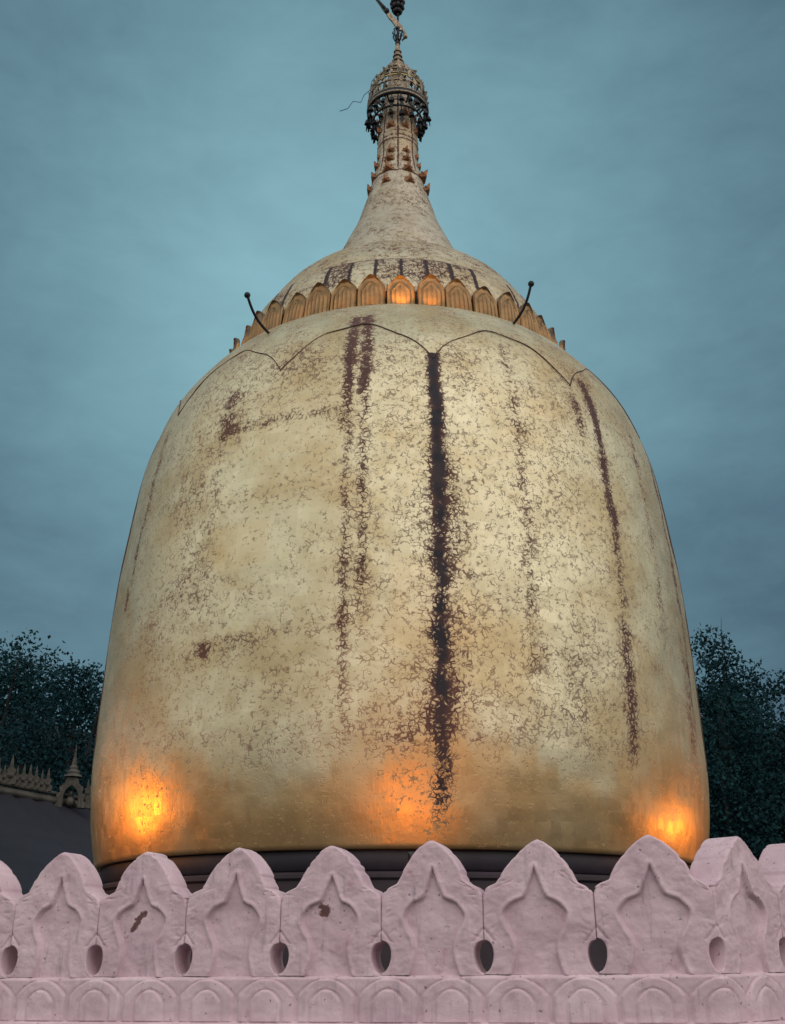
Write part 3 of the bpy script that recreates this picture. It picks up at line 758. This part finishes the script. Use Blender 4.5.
relb = .008*smooth(-dA, -.006, .008) - .007*np.exp(-((dA-.002)/.006)**2) - .007*np.exp(-(dB/.006)**2) + .004*smooth(-dB, 0, .01)
relb *= (Zr > -.183)
relb += np.where(Zr < -.184, .038*smooth(-Zr, .184, .193), 0) - np.where(Zr < -.27, .03, 0)
for s_c, amp in ((8, .006), (30, .0025)):
    relb += amp*np.array([mn.noise(Vector((a*s_c, b*s_c, 5.5))) for a, b in zip(S_.ravel(), Zr.ravel())]).reshape(S_.shape)
relb -= .016*np.clip(1-(-Zr)/.016, 0, 1)**2
off = .010+relb
Pw = np.stack([XY[None,:,0]+NX[None]*off-PO.x, XY[None,:,1]+NY[None]*off-PO.y, ZL+Zr+.0105*np.clip(XY[None,:,0], -4, 1.4)*(Zr > -1.9)], -1)
top = np.stack([XY[:,0]-NX*(THICK+.03)-PO.x, XY[:,1]-NY*(THICK+.03)-PO.y, ZL+.001+.0105*np.clip(XY[:,0], -4, 1.4)], -1)
bk = top.copy(); bk[:,2] = ZT-.02
Pw = np.concatenate([bk[None], top[None], Pw], 0)
grid_object('base_course', Pw[::-1], M['pink'], parapet)

# terrace behind the parapet
inner = [(x-nx*.10, y-ny*.10) for x, y, nx, ny in zip(XY[::12,0], XY[::12,1], NX[::12], NY[::12])]
outl = inner+[(5.5, 12), (8, 18), (8, 27), (-15, 27), (-16, 10)]
mb = MB(); n = len(outl)
mb.add([(x, y, ZT) for x, y in outl]+[(x, y, -.1) for x, y in outl], [tuple(range(n))]+[(i, i+n, (i+1) % n+n, (i+1) % n) for i in range(n)])
tag(mb.build('terrace', M['paving'], None, False), kind='structure')

# ------------------------------------------------------------------ floodlights
def floodlight(loc, aim, label, energy, spot, radius, lens=True, blend=.8, color=(1, .28, .025)):
    t = thing('floodlight', loc, label, 'floodlight', 'floodlights round the foot of the stupa')
    d = (Vector(aim)-Vector(loc)); rz = math.atan2(-d.x, d.y); el = math.atan2(d.z, math.hypot(d.x, d.y))
    t.rotation_euler.z = rz
    mb = MB(); mb.tube([(-.13,0,0),(-.13,0,.16)], .012, 6); mb.tube([(.13,0,0),(.13,0,.16)], .012, 6); mb.box((0,0,.0125), (.30,.10,.02)); mb.build('bracket', M['housing'], t, False)
    xf = Matrix.Translation((0,0,.16)) @ Matrix.Rotation(el, 4, 'X')
    mb = MB(); b = []
    for y, sx_, sz_ in ((-.07,.08,.055),(-.05,.105,.075),(.035,.115,.085),(.05,.125,.095)):
        b += [xf @ Vector((x*sx_, y, z*sz_)) for x, z in ((-1,-1),(1,-1),(1,1),(-1,1))]
    mb.add(b, [(0,3,2,1)]+[(4*i+k, 4*i+(k+1)%4, 4*i+4+(k+1)%4, 4*i+4+k) for i in range(3) for k in range(4)]); mb.build('housing', M['housing'], t, False)
    mb = MB(); mb.add([xf @ Vector((x*.108, .042, z*.078)) for x, z in ((-1,-1),(1,-1),(1,1),(-1,1))], [(0,1,2,3)]); mb.build('lens', M['lens'], t, False)
    l = bpy.data.lights.new('floodlight_beam', 'SPOT'); l.energy = energy; l.color = color; l.spot_size = R(spot); l.spot_blend = blend; l.shadow_soft_size = radius
    lo = link(bpy.data.objects.new('floodlight_beam', l), t); p = xf @ Vector((0, .075, 0)); lo.location = p
    dl = Matrix.Rotation(-rz, 3, 'Z') @ d; lo.rotation_euler = dl.to_track_quat('-Z', 'Y').to_euler()
    return t
def post_light(loc, *args):
    t = floodlight(loc, *args); h = loc[2]-ZT
    mb = MB(); mb.tube([(0,0,-h),(0,0,.01)], .028, 10); mb.tube([(0,0,-h),(0,0,-h+.02)], .09, 12); mb.build('post', M['housing'], t)
post_light((-3.85, 9.75, 2.95), (-2.22, 9.55, 3.30), 'dark floodlight on a post left of the stupa throwing orange light on its foot', 42, 125, .15)
post_light((.21, 6.1, 2.30), (.14, 8.6, 3.55), 'dark floodlight on a short post in front of the stupa behind the parapet', 62, 50, .20)
post_light((4.0, 10.25, 2.80), (2.50, 9.72, 3.15), 'dark floodlight on a post right of the stupa throwing orange light on its foot', 24, 120, .15)

# ------------------------------------------------------------------ pavilion on the left
pav = thing('pavilion', (-6, 17, ZT), 'low pavilion with a dark sloping roof and carved ridge left of the stupa', 'building')
def pv(x, y, z): return (x+6, y-17, z-ZT)
RA, RB = Vector((-10.06, 11.97, 4.82)), Vector((-3.47, 23.2, 4.36))      # ridge
EA, EB = Vector((-6.96, 10.1, 2.4)), Vector((-.37, 21.4, 2.4))       # front eave
rows = 40; cols = 90; PR = np.zeros((rows, cols, 3))
for i in range(rows):
    for k in range(cols):
        u, v = k/(cols-1), i/(rows-1); a = RA.lerp(RB, u); b = EA.lerp(EB, u); p = a.lerp(b, v)
        sag = -.16*math.sin(PI*v) - .10*math.sin(PI*min(1, u*1.0))*(1-v)
        corr = .030*math.sin(k*2*PI/3)+ .02*((v*9) % 1.0)
        PR[i, k] = pv(p.x, p.y, p.z+sag+corr)
roof = grid_object('roof', PR, M['roof'], pav)
mb = MB(); a, b = RA, RB; c, d = Vector((-6.6, 25.0, 2.4)), Vector((-13.2, 13.8, 2.4))
mb.add([pv(*a), pv(*b), pv(*c), pv(*d)], [(0,1,2,3)]); mb.build('rear_roof', M['roof'], pav, False)
mb = MB(); w4 = [(-12.4, 13.8), (-7.3, 10.9), (-1.2, 21.3), (-6.3, 24.3)]
mb.add([pv(x, y, ZT) for x, y in w4]+[pv(x, y, 2.5) for x, y in w4], [(i, (i+1)%4, (i+1)%4+4, i+4) for i in range(4)]); mb.build('wall', M['wallpav'], pav, False)
mb = MB(); N_ = 60
for k in range(N_):
    u0, u1 = k/N_, (k+1)/N_; p, q = RA.lerp(RB, u0), RA.lerp(RB, u1); dz0, dz1 = -.10*math.sin(PI*u0), -.10*math.sin(PI*u1)
    for o_, r in ((.05, .05), (.15, .035), (.02, .07)): mb.tube([pv(p.x, p.y, p.z+dz0+o_), pv(q.x, q.y, q.z+dz1+o_)], r, 6, False)
ridge = mb.build('ridge_cresting', M['carving'], pav)
rdir = (RB-RA).normalized(); rang = math.atan2(rdir.y, rdir.x)
def finial_mesh():
    b = MB(); b.prism([(-.085,0),(-.10,.10),(-.045,.14),(-.075,.22),(-.03,.27),(-.02,.36),(0,.47),(.02,.36),(.03,.27),(.075,.22),(.045,.14),(.10,.10),(.085,0)], -.03, .03)
    b.ball((0, 0, .13), .06, 8, 6); return b
fm = finial_mesh().mesh('ridge_spike', M['carving'], False)
US = .6527                                              # where the little gable stands along the ridge
for k in range(95):
    u = .01+.98*k/94
    if abs(u-US) < .028: continue
    p = RA.lerp(RB, u); o = link(bpy.data.objects.new('ridge_spike', fm), ridge)
    o.location = pv(p.x, p.y, p.z-.10*math.sin(PI*u)+.16); o.rotation_euler.z = rang-R(35); q = .88*random.uniform(.75, 1.0)*(1.45 if k % 7 == 3 else 1.0); o.scale = (q, q, q)
# gable shrine with spire on the ridge
p = RA.lerp(RB, US); gz = p.z-.10*math.sin(PI*US)
gx = Matrix.Translation(pv(p.x+.1, p.y-.15, gz-.08)) @ Matrix.Rotation(R(12), 4, 'Z') @ Matrix.Scale(.62, 4)
mb = MB()
outer = [(-.42,0),(-.42,.12),(-.36,.20),(-.40,.34),(-.30,.42),(-.33,.56),(-.20,.66),(-.16,.80),(0,.96),(.16,.80),(.20,.66),(.33,.56),(.30,.42),(.40,.34),(.36,.20),(.42,.12),(.42,0)]
inn = [(.21,0),(.21,.34),(.15,.50),(0,.62),(-.15,.50),(-.21,.34),(-.21,0)]
# arch ring as quads between outer and inner outlines
no = len(outer); inn2 = []
for k in range(no):
    t = k/(no-1)*(len(inn)-1); i0 = min(int(t), len(inn)-2); f = t-i0; x = inn[i0][0]*(1-f)+inn[i0+1][0]*f; z = inn[i0][1]*(1-f)+inn[i0+1][1]*f; inn2.append((-x, z))
for k in range(no-1): mb.prism([outer[k], outer[k+1], inn2[k+1], inn2[k]], -.14, .14, gx)
for sgn in (-1, 1):
    mb.prism([(sgn*.24,0),(sgn*.30,0),(sgn*.28,.34),(sgn*.25,.34)], -.18, -.14, gx); mb.prism([(sgn*.42,0),(sgn*.66,0),(sgn*.62,.14),(sgn*.56,.16),(sgn*.58,.34),(sgn*.50,.26),(sgn*.46,.40),(sgn*.42,.22)], -.08, .08, gx)
gable = mb.build('ridge_gable', M['carving'], pav, False)
mb = MB(); c = gx @ Vector((0, 0, .86))
mb.lathe([(.62*r, .55*z) for r, z in [(.26,0),(.24,.06),(.15,.10),(.19,.14),(.17,.19),(.10,.24),(.13,.28),(.11,.33),(.06,.40),(.085,.44),(.05,.52),(.06,.56),(.03,.66),(.04,.70),(.018,.82),(.026,.86),(.010,1.0),(.004,1.12)]], 16, c); mb.build('gable_spire', M['carving'], gable)
mb = MB(); mb.ball(gx @ Vector((0, .02, .18)), .085, 12, 8, 1.1); mb.ball(gx @ Vector((0, .02, .40)), .05, 12, 8, 1.2); mb.build('seated_figure', M['carving'], gable)
mb = MB(); c = pv(*(lambda q: (q[0]*14.0, 14.0, CAMZ+q[1]*14.0))(slope(18, 891))); mb.ball(c, .026, 10, 8); mb.tube([(c[0], c[1], c[2]-.02), (c[0]-.05, c[1]+.1, c[2]-.12), (c[0]-.4, c[1]+.5, c[2]-.1)], .01, 6); mb.build('eave_lamp', M['bulb'], pav)

# ------------------------------------------------------------------ trees
def leaf_cloud(blobs, n, size, seed, gap=.0):
    """leaf faces spread through a set of ellipsoid boughs; returns verts, faces"""
    rg = np.random.default_rng(seed); vol = np.array([b[3]*b[4]*b[5] for b in blobs])**.72; pr = vol/vol.sum()
    which = rg.choice(len(blobs), n, p=pr); B = np.array(blobs)[which]
    d = rg.normal(size=(n, 3)); d /= np.linalg.norm(d, axis=1)[:,None]
    rad = rg.random(n)**.42
    rad *= 1+.22*np.sin(d[:,0]*7+which)*np.sin(d[:,2]*6+which*1.7)+.10*np.clip(rg.normal(size=n), -1.5, 1.5)
    c = B[:,:3]+d*B[:,3:6]*rad[:,None]
    L = size*rg.uniform(.6, 1.35, n); w_ = L*rg.uniform(.45, .7, n)
    a = d*.6+rg.normal(size=(n, 3))*.8; a[:,2] -= .25; a /= np.linalg.norm(a, axis=1)[:,None]
    b = np.cross(a, rg.normal(size=(n, 3))); b /= np.linalg.norm(b, axis=1)[:,None]; nn = np.cross(a, b)
    v0 = c-a*L[:,None]*.5; v2 = c+a*L[:,None]*.5; bend = nn*L[:,None]*.12
    v1 = c+b*w_[:,None]*.5+bend; v3 = c-b*w_[:,None]*.5+bend
    V = np.stack([v0, v1, v2, v3], 1).reshape(-1, 3); F = np.arange(4*n).reshape(n, 4)
    return V, F
def tree(x, y, top, rad, label, seed, n=14000, size=.2, mat='leaf', twigs=0):
    rg = random.Random(seed); z0 = 0.0; h = top
    t = thing('broadleaf_tree', (x, y, z0), label, 'tree', 'dark trees behind the stupa')
    mb = MB(); mb.tube([(0,0,0),(.1,.05,h*.25),(-.05,.1,h*.5),(.1,0,h*.8)], [.38,.30,.2,.06], 10)
    blobs = []
    for k in range(26):
        a = rg.uniform(0, 2*PI); e = rg.uniform(.12, .93); q = rad*(.25+.7*math.sin(PI*min(1, .12+.80*e)))*rg.uniform(.35, .95)
        s = rad*rg.uniform(.24, .44)
        blobs.append((q*math.cos(a), q*math.sin(a), min(h*e, h-s*.75), s*1.1, s*1.1, s*.82))
        if k % 3 == 0: mb.tube([(0,0,h*.3*rg.uniform(.7,1.3)), (q*.5*math.cos(a), q*.5*math.sin(a), h*e*.75), (q*math.cos(a), q*math.sin(a), h*e)], [.12,.08,.03], 6)
    blobs += [(0, 0, h*.42, rad*.95, rad*.95, h*.42)]*4; blobs.append((0, 0, h-rad*.33, rad*.36, rad*.36, rad*.33))
    for k in range(9):                                  # loose sprays that break the outline
        a = rg.uniform(0, 2*PI); e = rg.uniform(.5, .95); q = rad*rg.uniform(.55, 1.02)*(1.1-.55*e); s = rad*rg.uniform(.10, .17)
        blobs.append((q*math.cos(a), q*math.sin(a), h*e-s*.2, s, s, s*.9))
    for k in range(twigs):
        mb.tube([(.3-.1*k,-.3,h*.85),(.28,-.3,h*.97),(.34,-.3,h*1.015)], [.02,.011,.005], 5)
    mb.build('trunk', M['bark'], t)
    V, F = leaf_cloud(blobs, n, size, seed)
    me = bpy.data.meshes.new('crown'); me.from_pydata(V.tolist(), [], F.tolist()); me.materials.append(M[mat]); me.update()
    link(bpy.data.objects.new('crown', me), t)
    return t
tree(-13.6, 36, 11.9, 4.3, 'broad dark tree at the left edge behind the pavilion roof', 3, 52000, .15)
tree(-10.3, 34, 10.9, 2.6, 'shorter dark tree close to the left side of the gilded stupa', 5, 34000, .14, 'leaf2')
tree(-19, 39, 12.6, 4.6, 'far dark tree beyond the left edge tree', 8, 14000, .2, 'leaf2')
tree(9.55, 31, 11.1, 1.9, 'tall dark tree beside the right flank of the stupa with a bare twig on top', 13, 34000, .13, 'leaf', 1)
tree(11.4, 33, 10.5, 2.3, 'dark tree with a ragged dipping top right of the stupa', 17, 34000, .135, 'leaf2')
tree(13.6, 32, 10.7, 3.0, 'dark tree cut by the right edge of the view', 19, 30000, .14)

# low undergrowth under the trees: reads as one dark mass
V, F = leaf_cloud([(x, 33+1.2*math.sin(x), 2.6+.5*math.sin(x*1.7), 2.2, 1.6, 2.8) for x in np.arange(-19, 19, 1.6)], 26000, .26, 77)
me = bpy.data.meshes.new('undergrowth'); me.from_pydata(V.tolist(), [], F.tolist()); me.materials.append(M['leaf2'])
tag(link(bpy.data.objects.new('undergrowth', me)), kind='stuff', label='dark undergrowth filling the space below the trees', cat='shrubs')

# dark ridge added all round: darkens the bell's reflections, fills gaps between trees ahead
n = 240; PH = np.zeros((5, n, 3))
for k in range(n):
    a = 2*PI*k/n; d = 150
    ah = max(0.0, math.cos(a))**3
    hb = 24+7*ah+(5-2*ah)*mn.noise(Vector((math.cos(a)*3, math.sin(a)*3, 1)))+2.5*mn.noise(Vector((math.cos(a)*14, math.sin(a)*14, 4)))
    for i, (rr_, hh) in enumerate(((d-22, 0), (d-12, .55), (d, 1.0), (d+25, .8), (d+60, 0))): PH[i, k] = (rr_*math.sin(a), rr_*math.cos(a), hb*hh-.02)
tag(grid_object('added_hills', PH, M['hill'], None, True), kind='structure')

# ------------------------------------------------------------------ view
S.view_settings.view_transform = 'Standard'; S.view_settings.look = 'None'; S.view_settings.exposure = 0.25; S.view_settings.gamma = 1.0
S.view_settings.use_curve_mapping = False
S.cycles.max_bounces = 5
